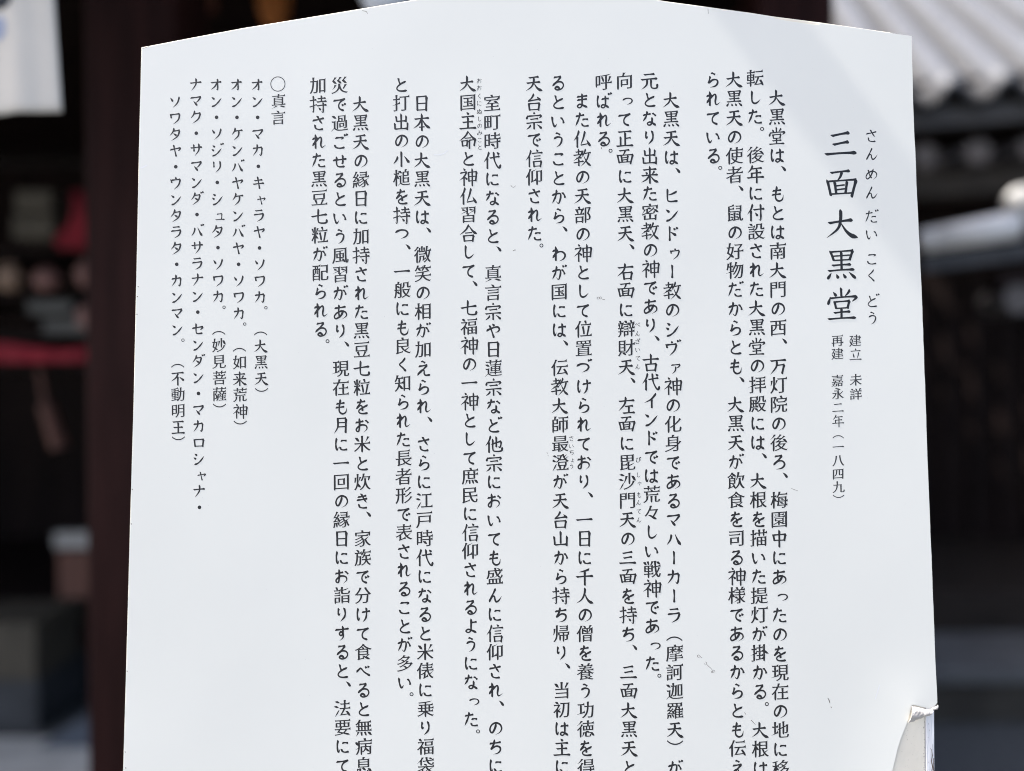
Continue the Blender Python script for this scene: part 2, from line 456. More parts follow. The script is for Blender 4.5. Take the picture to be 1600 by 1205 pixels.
# strokes written by hand, on a 100 x 100 cell: (kind, points)
HAND = {
 '三': [('h', 21, 73, 76, 83), ('h', 26, 46, 74, 55), ('h', 2, 17, 97, 21)],
 '一': [('h', 4, 46, 96, 52)],
 '二': [('h', 18, 74, 80, 81), ('h', 4, 18, 96, 23)],
 '面': [('h', 17, 85, 76, 91), ('s', 52, 89, 46, 72, 36, 60), ('v', 7, 64, 18, 14), ('c', 8, 59, 94, 64, 80, 9), ('v', 29, 59, 34, 21), ('v', 67, 60, 62, 21),
        ('t', 34, 45, 60, 48), ('t', 35, 33, 60, 36), ('t', 18, 20, 82, 23)],
 '大': [('h', 9, 52, 82, 62), ('s', 46, 94, 45, 60, 36, 34, 3, 7), ('n', 45, 54, 62, 28, 78, 14, 98, 7)],
 '天': [('h', 22, 80, 78, 87), ('h', 9, 50, 86, 57), ('s', 50, 83, 48, 54, 34, 28, 3, 6), ('n', 49, 53, 64, 28, 79, 14, 99, 6)],
 '人': [('s', 52, 94, 47, 58, 31, 27, 2, 6), ('n', 48, 66, 60, 36, 76, 16, 99, 6)],
 '黒': [('v', 17, 92, 28, 61), ('c', 18, 89, 84, 93, 75, 63), ('t', 25, 76, 76, 79), ('t', 28, 63, 75, 65), ('v', 50, 91, 51, 33), ('h', 22, 47, 80, 50.5),
        ('h', 10, 30.5, 90, 35), ('d', 20, 25, 8, 5), ('d', 35, 21, 41, 7), ('d', 55, 22, 64, 8), ('d', 73, 27, 94, 7)],
 '堂': [('v', 46, 99, 47, 72), ('d', 22, 87, 32, 73), ('s', 73, 93, 66, 82, 57, 73), ('d', 14, 72, 6, 47), ('h', 12, 67, 95, 73), ('s', 95, 73, 89, 65, 79, 57),
        ('v', 26, 58, 31, 34), ('c', 27, 56, 70, 59, 65, 35), ('t', 30, 36, 66, 38), ('h', 24, 22, 74, 26.5), ('v', 47, 37, 47, 6), ('h', 6, 3, 91, 7.5)],
}
# more characters, one stroke per item: letter = stroke kind, numbers = x y pairs; * adds the two voicing dots
MORE = {
 'し': 'q 32 90 30 55 33 24 48 12 66 19 84 38', 'て': 'p 10 70 50 74 87 81;p 82 80 58 65 45 44 50 21 78 8', 'で': 'p 10 72 50 76 87 83;p 82 82 58 66 45 45 50 22 78 8;d 64 52 74 38;d 79 58 89 44',
 'と': 'p 34 90 38 68 46 50;p 82 68 55 57 30 38 24 22 38 10 62 8 88 12', 'い': 'q 13 76 15 45 25 16 33 16 43 32;p 68 70 81 52 85 32',
 'こ': 'q 25 77 50 79 77 78 63 65;p 20 34 28 17 52 11 83 16', 'り': 'q 30 86 26 62 30 44 40 56;q 64 90 71 60 66 32 40 3', 'く': 'p 67 92 49 69 30 50 50 30 71 7',
 'う': 'p 36 92 50 88 62 80;q 22 57 48 67 71 59 70 36 58 16 38 3', 'つ': 'q 8 60 40 73 73 71 87 54 76 34 44 19', 'ん': 'q 56 92 36 52 12 6;q 13 8 33 40 47 43 52 22 60 9 76 18 94 44',
 'に': 'q 22 88 16 55 19 22 25 13 33 32;p 48 70 64 73 86 71;p 43 33 49 18 66 13 90 17', 'は': 'q 20 88 14 55 17 22 23 13 31 32;p 42 64 64 67 92 69;p 68 90 69 50 67 20 54 7 41 14 50 26 68 22 90 7',
 'た': 'p 10 71 38 75 64 80;q 38 94 29 56 8 8;p 52 50 70 53 88 51;p 50 27 53 14 68 9 92 12', 'だ': 'p 10 71 36 75 60 79;q 36 94 28 56 8 8;p 52 48 68 51 84 49;p 50 26 53 14 68 9 92 12;*',
 'の': 'q 55 78 47 48 32 21 19 24 15 44 27 68 52 81 79 71 89 46 77 22 50 6', 'れ': 'v 31 94 30 4;q 9 66 40 72 28 50 8 22;q 10 25 40 59 61 77 68 61 64 30 72 13 96 28',
 'る': 'p 24 83 48 86 70 89;q 71 89 45 58 14 30;p 15 31 45 54 74 53 85 33 73 12 48 5 33 14 45 25 64 11', 'ろ': 'p 24 83 48 86 70 89;q 71 89 45 58 14 30;q 15 31 45 54 74 53 85 33 70 12 34 2',
 'ら': 'p 40 93 52 88 64 81;p 34 72 28 48 22 28;q 22 29 50 49 75 47 79 28 64 10 32 2', 'か': 'q 8 60 40 68 61 68 63 44 54 13 45 9 34 22;q 39 92 31 50 10 8;p 73 76 86 60 92 42',
 'が': 'q 6 58 36 66 57 66 59 44 51 13 42 9 32 21;q 36 90 28 50 8 8;p 68 70 80 55 86 38;d 72 97 81 83;d 88 100 97 87', 'を': 'p 18 74 44 77 72 83;q 45 96 37 66 12 34;p 14 37 40 55 52 46 54 20;p 88 58 58 43 31 24 36 8 60 4 88 8',
 'も': 'q 48 94 40 50 40 18 58 3 80 12 88 42;p 20 66 46 68 74 72;p 16 42 44 44 72 48', 'な': 'p 10 70 34 74 58 78;q 37 94 28 60 8 30;p 69 82 80 74 90 64;p 67 56 65 26 56 9 41 9 37 20 54 27 72 18 90 5',
 'さ': 'p 12 64 48 70 86 79;q 42 94 60 62 76 40;p 28 38 32 16 54 7 80 10', 'き': 'p 20 74 48 77 76 84;p 14 54 48 58 82 65;q 42 96 60 62 78 38;p 28 30 32 12 54 5 80 8',
 'け': 'q 20 88 14 55 17 22 23 13 31 32;p 44 63 68 66 96 71;q 72 92 73 50 66 22 48 0', 'ま': 'p 18 74 50 76 84 80;p 20 54 50 56 82 60;p 51 94 51 50 48 17 34 5 21 14 34 27 56 20 84 7',
 'よ': 'p 54 70 70 72 88 75;p 53 94 52 50 50 19 34 7 19 16 34 27 58 20 86 7', 'お': 'p 8 67 34 70 60 76;q 34 94 34 50 29 13 15 14 16 30 44 51 75 47 81 26 60 4;p 72 82 82 74 91 64',
 'あ': 'p 12 73 48 77 84 83;p 42 94 38 50 46 12;q 70 60 52 26 21 7 11 22 26 42 56 55 83 47 87 24 58 2', 'え': 'p 38 94 50 90 62 83;p 20 61 48 65 76 70;q 76 70 46 38 10 4;p 12 7 40 37 54 34 56 14 66 5 94 8',
 'ち': 'p 12 69 48 73 84 80;q 45 94 36 60 22 34 52 53 77 47 79 26 62 9 34 2', 'す': 'p 6 69 48 72 94 78;q 55 94 55 50 44 33 33 44 44 57 57 44 55 20 34 0', 'せ': 'p 6 53 48 57 94 62;q 69 86 70 50 68 32 58 38;p 30 76 30 30 44 13 82 14',
 'め': 'p 27 80 37 42 52 18;q 65 86 48 40 23 13 11 28 24 54 54 69 83 59 87 32 62 6', 'わ': 'v 31 94 30 4;q 9 66 40 72 28 50 8 22;q 10 25 40 57 71 61 89 42 80 18 52 2', 'や': 'q 6 47 40 63 77 71 89 55 77 40 60 38;d 44 92 58 76;p 27 82 40 46 55 2',
 'べ': 'p 6 43 24 60 35 66 58 42 94 20;d 62 80 71 67;d 78 84 87 71', 'ご': 'q 22 75 46 77 72 76 58 64;p 18 32 26 16 50 10 82 15;*', 'ど': 'p 30 86 36 66 44 50;p 76 66 50 55 27 37 21 21 35 9 60 7 86 11;*',
 'ば': 'q 18 84 12 53 15 21 21 12 29 31;p 38 60 58 63 84 64;p 62 82 63 48 61 19 49 6 36 13 45 25 62 21 84 7;*', 'づ': 'q 6 58 36 70 68 68 82 52 72 33 42 18;*',
 'オ': 'h 10 65 90 71;q 60 94 61 50 60 12 48 20;s 58 66 40 38 10 12', 'ン': 'd 12 80 36 62;q 14 10 34 14 60 36 90 74', 'マ': 'p 8 71 48 74 89 80;s 89 79 68 50 46 32;d 30 48 60 12', 'カ': 'p 10 63 46 66 80 71;q 80 71 77 30 70 10 58 20;s 44 94 40 50 10 6',
 'キ': 'h 18 64 80 72;h 8 38 92 46;p 42 96 50 50 58 2', 'ヤ': 'p 8 55 48 62 90 70;s 90 69 80 54 68 44;p 35 92 44 50 55 2', 'ラ': 'h 22 83 76 88;p 10 55 48 58 85 63;s 85 63 70 26 34 2', 'ソ': 'd 14 80 34 50;s 84 86 68 40 32 4',
 'ワ': 'v 15 78 20 46;p 16 74 48 77 85 81;s 85 81 74 36 34 2', 'ケ': 's 37 94 28 66 8 40;h 30 69 92 76;s 64 73 58 34 24 0', 'バ': 's 34 72 26 40 6 10;n 54 74 66 50 76 30 90 10;*', 'ハ': 's 36 76 28 42 6 10;n 58 78 70 50 80 30 94 10',
 'シ': 'd 16 86 36 72;d 8 58 28 44;q 14 6 34 10 60 30 90 70', 'ジ': 'd 16 84 36 70;d 8 56 28 42;q 14 6 34 10 58 28 86 62;*', 'リ': 'p 24 84 25 60 26 40;s 73 88 72 40 38 0', 'ユ': 'p 18 70 42 72 68 75;p 68 75 65 40 62 16;h 4 12 96 16',
 'タ': 's 41 96 30 66 6 38;p 34 74 58 76 84 80;s 84 80 66 34 18 0;d 34 56 60 38', 'ダ': 's 38 94 28 66 6 38;p 32 72 54 74 76 77;s 76 77 60 34 16 0;d 32 54 56 38;*', 'ナ': 'h 6 59 94 67;s 52 96 50 50 16 2', 'ク': 's 41 96 30 66 8 40;p 36 74 60 76 84 80;s 84 80 68 36 22 0',
 'サ': 'h 6 61 94 68;p 30 88 31 60 32 34;s 69 94 68 44 36 0', 'セ': 'p 6 51 46 57 90 64;s 90 63 80 48 66 38;p 36 88 36 24 48 11 86 14', 'ロ': 'v 15 72 21 14;c 15 69 85 73 78 14;t 20 20 78 22', 'ウ': 'd 48 97 51 80;v 13 76 18 50;p 15 71 48 74 85 78;s 85 78 70 34 34 0',
 'ヴ': 'd 44 94 47 78;v 11 73 16 48;p 13 69 44 71 76 74;s 76 74 62 34 30 0;*', 'ヒ': 's 82 72 52 58 24 50;p 24 90 24 24 40 11 88 14', 'ド': 'p 36 94 36 50 36 2;n 38 60 52 52 62 46 78 36;d 60 84 70 70;d 76 90 86 76', 'ア': 'p 12 76 48 79 86 82;s 86 82 72 60 54 50;s 50 62 44 28 20 2', 'イ': 's 82 92 50 56 8 34;v 54 60 54 0',
 '日': 'v 24 90 25 6;c 24 87 77 90 75 4;t 25 48 75 50;t 25 11 75 13', '月': 's 31 92 31 40 10 2;c 31 88 78 91 76 4;t 31 64 76 66;t 31 40 76 42', '中': 'v 16 72 23 34;c 16 69 84 74 77 36;t 22 39 78 41;v 50 98 50 -2', '小': 'v 50 94 50 4;s 30 64 20 42 4 22;n 66 66 78 52 84 42 96 28',
 '山': 'v 50 92 50 20;v 13 62 17 12;h 16 13 86 17;v 86 64 84 6', '七': 'h 4 48 94 62;p 44 94 42 28 54 13 88 14 92 34', '千': 's 76 92 50 82 18 75;h 2 47 98 54;v 50 84 50 -2', '主': 'd 42 100 56 86;h 14 71 86 77;h 20 41 80 46;h 2 5 98 10;v 50 72 50 8',
 '王': 'h 12 83 88 88;h 18 45 82 49;h 4 5 96 10;v 50 84 50 8', '不': 'h 8 81 92 88;s 54 84 38 54 4 28;v 50 64 50 -2;n 60 58 74 48 82 42 94 32', '本': 'h 8 67 92 74;v 50 98 50 -2;s 49 68 32 38 2 14;n 51 68 66 42 80 26 99 14;t 34 21 66 23',
 '出': 'v 50 96 50 10;v 21 82 24 50;h 24 52 78 55;v 79 84 77 47;v 13 42 15 5;h 16 8 86 11;v 87 44 85 1', '万': 'h 6 77 94 84;s 42 80 38 44 6 2;c 40 53 82 58 70 4', '左': 'h 6 70 94 77;s 45 96 38 56 4 16;h 40 41 86 46;v 62 43 62 8;h 28 3 96 8', '右': 'h 6 70 94 77;s 47 96 38 56 2 22;v 36 45 41 2;c 36 42 84 46 77 2;t 40 8 78 10',
 '古': 'h 4 65 96 72;v 50 98 50 44;v 23 43 28 0;c 23 40 79 44 73 0;t 28 6 74 8', '正': 'h 12 83 88 88;v 52 84 52 8;h 54 47 84 52;v 26 57 26 8;h 2 3 98 8', '元': 'h 20 83 80 88;h 4 55 96 62;s 38 58 34 26 6 0;p 60 58 60 18 70 7 92 9 95 32', '立': 'd 48 99 52 82;h 10 74 90 79;d 28 62 38 22;s 74 66 70 40 60 14;h 2 5 98 10',
 '仏': 's 32 96 22 66 2 38;v 22 64 22 -2;s 66 92 56 52 40 12;t 42 13 88 22;d 74 44 96 6', '付': 's 32 96 22 66 2 38;v 22 64 22 -2;h 36 63 98 70;q 76 96 77 50 76 6 64 12;d 46 48 60 28', '代': 's 32 96 22 66 2 38;v 22 64 22 -2;h 36 60 92 70;p 58 96 62 50 78 14 92 4 97 24;d 76 94 90 80',
 '信': 's 32 96 22 66 2 38;v 22 64 22 -2;d 60 100 72 88;h 36 77 98 82;t 48 61 86 64;t 48 45 86 48;v 46 33 49 -2;c 46 30 89 33 84 -2;t 49 4 84 6', '神': 'd 22 100 33 87;p 4 73 24 76 42 80;s 42 80 26 52 0 30;v 26 56 26 -2;d 30 50 45 35;v 51 79 54 22;c 51 76 97 80 92 24;t 53 52 92 54;t 54 27 92 29;v 73 99 73 -4',
 '持': 'h 2 69 40 75;q 22 98 23 50 22 4 12 12;t 0 33 42 47;h 48 80 94 84;h 42 61 99 66;v 69 98 69 62;h 42 39 99 45;q 79 60 79 30 78 2 68 8;d 52 30 65 14', '教': 'h 12 81 48 86;v 29 99 29 64;h 0 63 60 70;s 56 90 34 56 0 32;p 14 46 30 48 46 50;v 30 42 30 2;h 2 20 58 30;s 69 99 60 74 46 52;h 62 73 99 79;s 88 76 74 36 42 0;n 58 60 70 34 80 18 99 2',
 '宗': 'd 49 101 52 87;d 14 82 7 58;p 14 76 50 78 92 81;s 92 81 88 72 78 64;h 28 57 74 62;h 6 35 96 42;v 50 39 50 0;s 32 25 22 12 6 0;n 66 28 78 20 84 14 94 4', '年': 's 34 98 24 76 6 56;h 28 78 86 84;h 28 53 82 58;v 28 55 28 30;h 2 27 98 33;v 56 80 56 -4',
 '来': 'h 12 76 88 82;d 26 66 36 52;s 76 70 70 60 62 52;h 4 43 96 50;v 50 98 50 -3;s 49 46 30 22 2 6;n 51 46 68 24 80 14 99 6', '命': 's 52 98 34 70 0 42;n 50 96 66 74 80 58 99 46;t 30 58 68 60;v 16 44 19 10;c 16 42 46 45 42 10;t 19 14 43 16;c 58 46 90 50 84 12;v 58 48 58 -4',
 '合': 's 52 98 34 68 0 40;n 50 96 66 72 80 56 99 44;t 30 50 70 53;v 22 36 27 0;c 22 34 78 37 72 0;t 27 5 73 7', '台': 's 50 96 36 72 16 58;p 16 56 46 60 84 66;d 66 80 88 58;v 20 42 25 0;c 20 40 80 43 74 0;t 25 5 75 7', '他': 's 32 96 22 66 2 38;v 22 64 22 -2;p 36 48 62 56 92 66;q 92 66 90 44 84 30 74 36;v 64 92 64 30;p 44 78 44 22 54 8 92 10 98 32',
}
def parse(t):
    out = []
    for k in t.split(';'):
        if k == '*': out += [('d', 78, 100, 87, 86), ('d', 92, 103, 101, 90)]
        else:
            q = k.split(); out.append((q[0],) + tuple(float(v) for v in q[1:]))
    return out
for k_, t_ in MORE.items(): HAND[k_] = parse(t_)
for a_, b_ in zip('っャュァゥょゃ', 'つヤユアウよや'): HAND[a_] = HAND[b_]
HAND['、'] = [('d', 71, 97, 84, 86, 97, 68)]
HAND['ー'] = [('p', 50, 90, 51, 50, 50, 10)]
def strokes(ch, w=8.6):
    nst = len(HAND[ch]); w *= max(.80, min(1.12, 1.14 - .032 * (nst - 3))) * (1.10 if is_kana(ch) else 1.0)
    V, Fc, SI = [], [], []
    def spline(pts, n=26):
        pts = np.array(pts, float)
        if len(pts) == 2: return pts[0] + (pts[1] - pts[0]) * np.linspace(0, 1, n)[:, None]
        q = np.vstack([2 * pts[0] - pts[1], pts, 2 * pts[-1] - pts[-2]]); out = []
        for i in range(len(pts) - 1):
            p0, p1, p2, p3 = q[i:i + 4]
            for t in np.linspace(0, 1, 12, endpoint=(i == len(pts) - 2)):
                out.append(.5 * (2 * p1 + (p2 - p0) * t + (2 * p0 - 5 * p1 + 4 * p2 - p3) * t * t + (3 * p1 - p0 - 3 * p2 + p3) * t ** 3))
        return np.array(out)
    def band(c, prof, slant0=0.0, slant1=0.0):
        n = len(c); d = np.gradient(c, axis=0); d /= np.hypot(d[:, 0], d[:, 1])[:, None]
        nr = np.stack([-d[:, 1], d[:, 0]], 1)
        s = np.concatenate([[0], np.cumsum(np.hypot(*np.diff(c, axis=0).T))]); s /= s[-1]
        ww = np.interp(s, [a for a, b in prof], [b for a, b in prof]) * w / 2
        f0 = np.clip(1 - s / .16, 0, 1)[:, None]; f1 = np.clip((s - .86) / .14, 0, 1)[:, None]
        k = len(V)
        L = c + nr * ww[:, None] + d * w * (-slant0 * f0 + slant1 * f1); Rr = c - nr * ww[:, None] - d * w * (-slant0 * f0 + slant1 * f1)
        for a, b in zip(L, Rr): V.append(a); V.append(b)
        for i in range(n - 1): Fc.append((k + 2 * i, k + 2 * i + 1, k + 2 * i + 3, k + 2 * i + 2))
    for si, st in enumerate(HAND[ch]):
        SI += [2 * si - 2] * (len(V) - len(SI))
        k, q = st[0], [tuple(st[i:i + 2]) for i in range(1, len(st), 2)]
        if k in 'ht':
            (x0, y0), (x1, y1) = q; L = x1 - x0
            m = ((x0 + x1) / 2, (y0 + y1) / 2 + (0.012 * L if k == 'h' else 0))
            c = spline([q[0], m, q[1]])
            if k == 'h': band(c, [(0, .55), (.05, .86), (.16, .70), (.55, .62), (.80, .80), (.92, 1.16), (.97, 1.0), (1, .35)], .25, -.1)
            else: band(c, [(0, .6), (.5, .55), (1, .6)])
        elif k == 'v':
            band(spline(q), [(0, .35), (.05, .95), (.14, 1.05), (.4, .86), (.8, .88), (.95, .95), (1, .5)], -.28, .1)
        elif k == 'c':                                   # turning stroke: light top, pressed shoulder, heavy side
            a, b, e = q
            band(spline([a, b]), [(0, .6), (.1, .72), (.5, .58), (.85, .7), (1, .9)])
            b2 = (b[0] + 1.5, b[1] + 2.2)
            band(spline([b2, e]), [(0, .35), (.05, 1.0), (.14, 1.28), (.35, .92), (.8, .95), (.95, 1.1), (1, .5)], -.35, .15)
        elif k == 'p': band(spline(q), [(0, .42), (.05, 1.0), (.15, .92), (.5, .62), (.82, .84), (.94, 1.12), (1, .4)], -.2, 0)
        elif k == 'q': band(spline(q), [(0, .42), (.05, 1.05), (.15, .95), (.4, .68), (.62, .92), (.82, .66), (1, .06)], -.2, 0)
        elif k == 's': band(spline(q), [(0, .45), (.05, 1.0), (.14, 1.0), (.5, .82), (.8, .5), (1, .08)], -.2, 0)
        elif k == 'n': band(spline(q), [(0, .2), (.2, .5), (.55, .95), (.8, 1.38), (.9, .95), (1, .12)], 0, 0)
        elif k == 'd': band(spline(q, 14), [(0, .12), (.3, .7), (.65, 1.18), (.9, 1.0), (1, .4)])
    SI += [2 * si] * (len(V) - len(SI))
    V = np.array(V) / 100 - .5
    return np.column_stack([V * .965, np.array(SI) / 2]), Fc

KANA_SMALL = 'っゃゅょャュョァィゥェォッ'
def is_kana(c): return 0x3041 <= ord(c) <= 0x30fa
CACHE = {}
def glyph(ch, style):
    """triangulated glyph, in em units around its cell centre"""
    key = (ch, style)
    if key in CACHE: return CACHE[key]
    if ch in HAND:
        v, f = strokes(ch, {'title': 9.2, 'body': 11.2, 'thin': 9.0}[style])
        if is_kana(ch) and ch not in 'ー': v = v * np.array([.90, .91, 1]) * (np.array([.76, .74, 1]) if ch in KANA_SMALL else 1) + (np.array([.17, -.07, 0]) if ch in KANA_SMALL else 0)
        if ch == 'ー': v = v * np.array([1, .95, 1])
        CACHE[key] = (v, f); return CACHE[key]
    polys = raw_glyph(ch)
    heavy = 1.15
    rot = None
    if ch == 'ー': polys = [np.stack([-(p[:, 1] - .38) + .5, p[:, 0] - .5 + .38], 1) for p in polys]
    elif ch in '（）': polys = [np.stack([(p[:, 1] - .38) + .5, -(p[:, 0] - .5) + .38], 1) for p in polys]
    if ch in '〇。':
        out = []; off = np.array([.37, .36]) if ch == '。' else np.zeros(2)
        for r_ in ((0.44, 0.395) if ch == '〇' else (0.108, 0.062)):
            a = np.linspace(0, 2 * math.pi, 49)[:-1] * (1 if r_ in (.44, .108) else -1)
            out.append(np.stack([r_ * np.cos(a), r_ * np.sin(a)], 1) + off)
        polys = out
    else:
        kana = is_kana(ch) or ch == 'ー'
        if ch not in '（）。・': polys = brush(polys, kana, heavy)
        polys = [p - np.array([.5, .38]) for p in polys]
        al = np.concatenate(polys); c = (al.min(0) + al.max(0)) / 2
        if ch in '、': polys = [(p - c) * 1.05 + np.array([.33, .33]) for p in polys]
        elif ch == '。': polys = [(p - c) * .74 + np.array([.37, .36]) for p in polys]
        elif ch == '（': polys = [(p - c) * np.array([.93, 1.0]) + np.array([0, -.26]) for p in polys]
        elif ch == '）': polys = [(p - c) * np.array([.93, 1.0]) + np.array([0, .33]) for p in polys]
        elif ch == '・': polys = [(p - c) * 1.15 for p in polys]
        elif ch == 'ー': polys = [(p - c) * .98 for p in polys]
        else:
            kx = 0.068 if not kana else 0.045
            sc = (0.97, 0.97) if not kana else (0.88, 0.90)
            if ch in KANA_SMALL: polys = [(p - c) * np.array(sc) + np.array([.17, -.07]) for p in polys]
            else: polys = [p * np.array(sc) for p in polys]
            polys = [np.stack([p[:, 0], p[:, 1] + kx * p[:, 0]], 1) for p in polys]
    v, f = fill(polys)
    CACHE[key] = (v, f)
    return CACHE[key]

def letters(name, items, style, material):
    """items: (character, u, v, em in photo pixels) -> one printed column on the sheet"""
    V, Fc = [], []
    for ch, u, v, em in items:
        if ch == '　': continue
        g, fs_ = glyph(ch, style)
        x, z = P(u, v); k = len(V); e = em * PX
        jx, jr = 0, 0
        for a, b, lay in g:                            # strokes that cross lie a hair above one another
            X, Z = x + a * e, z + b * e
            V.append((X, -0.00064 - 6e-6 * lay - relief_fast(X, Z), Z))
        Fc += [tuple(i + k for i in f) for f in fs_]
    me = bpy.data.meshes.new(name); me.from_pydata(V, [], Fc); me.update()
    bm = bmesh.new(); bm.from_mesh(me)
    for f in bm.faces:
        if f.normal.y > 0: f.normal_flip()
    bm.to_mesh(me); bm.free()
    return link(name, me, material, sheet)
def relief_fast(x, z):
    return 0.0007 * noise.noise(Vector((x * 2.6, z * 2.2, 3.1))) + 0.00018 * noise.noise(Vector((x * 9, z * 8, 1.0)))

def column(text, r0, p0, r1, p1, em):
    it = []
    for r, ch in enumerate(text):
        t = (r - r0) / (r1 - r0)
        it.append((ch, p0[0] + (p1[0] - p0[0]) * t, p0[1] + (p1[1] - p0[1]) * t, em))
    return it

EM = 28.3
COLS = [
 ('　大黒堂は、もとは南大門の西、万灯院の後ろ、梅園中にあったのを現在の地に移', 1, (1213.6, 153), 34, (1219, 1140.5)),
 ('転した。後年に付設された大黒堂の拝殿には、大根を描いた提灯が掛かる。大根は', 0, (1179.2, 122.5), 34, (1187.5, 1140)),
 ('大黒天の使者、鼠の好物だからとも、大黒天が飲食を司る神様であるからとも伝え', 0, (1146.7, 124.5), 35, (1152, 1169)),
 ('られている。', 0, (1113.7, 125), 4, (1114.4, 243.5)),
 ('　大黒天は、ヒンドゥー教のシヴァ神の化身であるマハーカーラ（摩訶迦羅天）が', 1, (1048.4, 156.5), 34, (1054.4, 1139.5)),
 ('元となり出来た密教の神であり、古代インドでは荒々しい戦神であった。', 0, (1014.4, 126.6), 31, (1019.4, 1036.4)),
 ('向って正面に大黒天、右面に辯財天、左面に毘沙門天の三面を持ち、三面大黒天と', 0, (975.5, 126.8), 35, (983, 1168.9)),
 ('呼ばれる。', 0, (942.6, 128.6), 3, (943.2, 217)),
 ('　また仏教の天部の神として位置づけられており、一日に千人の僧を養う功徳を得', 1, (909.3, 157.7), 35, (915.2, 1168.4)),
 ('るということから、わが国には、伝教大師最澄が天台山から持ち帰り、当初は主に', 0, (871.6, 129.8), 35, (878, 1167.6)),
 ('天台宗で信仰された。', 0, (834.2, 130.6), 8, (835.4, 365)),
 ('　室町時代になると、真言宗や日蓮宗など他宗においても盛んに信仰され、のちに', 1, (768.7, 161.7), 34, (774.2, 1137)),
 ('大国主命と神仏習合して、七福神の一神として庶民に信仰されるようになった。', 0, (730.9, 131), 34, (736.4, 1123.6)),
 ('　日本の大黒天は、微笑の相が加えられ、さらに江戸時代になると米俵に乗り福袋', 1, (659.0, 161.7), 35, (665.2, 1166.4)),
 ('と打出の小槌を持つ、一般にも良く知られた長者形で表されることが多い。', 0, (626.6, 132.3), 32, (632.6, 1065.6)),
 ('　大黒天の縁日に加持された黒豆七粒をお米と炊き、家族で分けて食べると無病息', 1, (563.4, 162.7), 35, (568.2, 1166.4)),
 ('災で過ごせるという風習があり、現在も月に一回の縁日にお詣りすると、法要にて', 0, (530.5, 133.6), 35, (535.4, 1165.9)),
 ('加持された黒豆七粒が配られる。', 0, (497.0, 133.6), 13, (501.4, 514.2)),
]
for c in COLS:
    letters('text_column', column(*c, EM), 'body', M['ink'])
letters('text_column', [('〇', 434.3, 131.6, 27), ('真', 435.2, 158.5, 24.5), ('言', 434.8, 184, 24.5)], 'body', M['ink'])
MANTRA = [
 ('オン・マカ・キャラヤ・ソワカ。（大黒天）', 0, (402.1, 132.8), 18, (408.6, 591.6)),
 ('オン・ケンバヤケンバヤ・ソワカ。（如来荒神）', 0, (370, 132.8), 20, (375.5, 642.6)),
 ('オン・ソジリ・シュタ・ソワカ。（妙見菩薩）', 0, (338.2, 132.8), 19, (343.1, 616)),
 ('ナマク・サマンダ・バサラナン・センダン・マカロシャナ・', 0, (306.3, 132.3), 25, (311.8, 767.3)),
 ('　ソワタヤ・ウンタラタ・カンマン。（不動明王）', 1, (273.9, 159.2), 21, (278.9, 667.2)),
]
for c in MANTRA:
    letters('text_column', column(*c, 23.8), 'body', M['ink'])
letters('title_text', [(c, u, v, 52) for c, u, v in (('三', 1313.7, 224.5), ('面', 1314.5, 288.2), ('大', 1315.5, 350), ('黒', 1314.2, 413.7), ('堂', 1316, 475))], 'title', M['ink_dark'])
letters('title_reading', [(c, u, v, 24) for c, u, v in (('さ', 1361.2, 212.5), ('ん', 1361.2, 240.7), ('め', 1361.2, 272), ('ん', 1361.2, 301), ('だ', 1361, 338.7), ('い', 1361.7, 365.7),
        ('こ', 1361.7, 404.5), ('く', 1361.4, 430.7), ('ど', 1362.5, 470), ('う', 1363, 497))], 'thin', M['ink'])
letters('date_text', [(c, u, v, 19.6) for c, u, v in (('建', 1335.7, 532.5), ('立', 1336.6, 553.7), ('未', 1336.8, 593.7), ('詳', 1336.8, 616))], 'thin', M['ink_thin'])
letters('date_text', [(c, u, v, 19.6) for c, u, v in (('再', 1308, 532.5), ('建', 1308, 553), ('嘉', 1308, 595), ('永', 1309, 615), ('二', 1309.2, 637), ('年', 1309.4, 657.5),
        ('（', 1309.4, 677.5), ('一', 1309.5, 698), ('八', 1309.5, 719.5), ('四', 1309.3, 740.5), ('九', 1310, 761), ('）', 1310, 782))], 'thin', M['ink_thin'])
RUBY = [
 [('べ', 996.2, 507.5), ('ん', 996, 521.4), ('ざ', 996, 533.6), ('い', 996.2, 546.3), ('て', 996.6, 559.7), ('ん', 996.2, 573)],
 [('び', 997.2, 718.5), ('し', 997.4, 742), ('ゃ', 997.4, 754.5), ('も', 998, 773), ('ん', 997.6, 785.2), ('て', 998, 798.7), ('ん', 998, 812.2)],
 [('さ', 892.6, 685), ('い', 892.6, 696.8), ('ち', 893, 706.8), ('ょ', 892.4, 718.5), ('う', 893, 728.5)],
 [('お', 748.8, 126.8), ('お', 748.8, 137.8), ('く', 749, 150.5), ('に', 748.8, 161.7), ('ぬ', 749, 175), ('し', 749.4, 186.3), ('の', 749.4, 197), ('み', 749.4, 208), ('こ', 749.4, 219), ('と', 749.6, 230)],
]
for r_ in RUBY:
    letters('reading_gloss', [(c, u, v, 10.2) for c, u, v in r_], 'thin', M['ink_thin'])

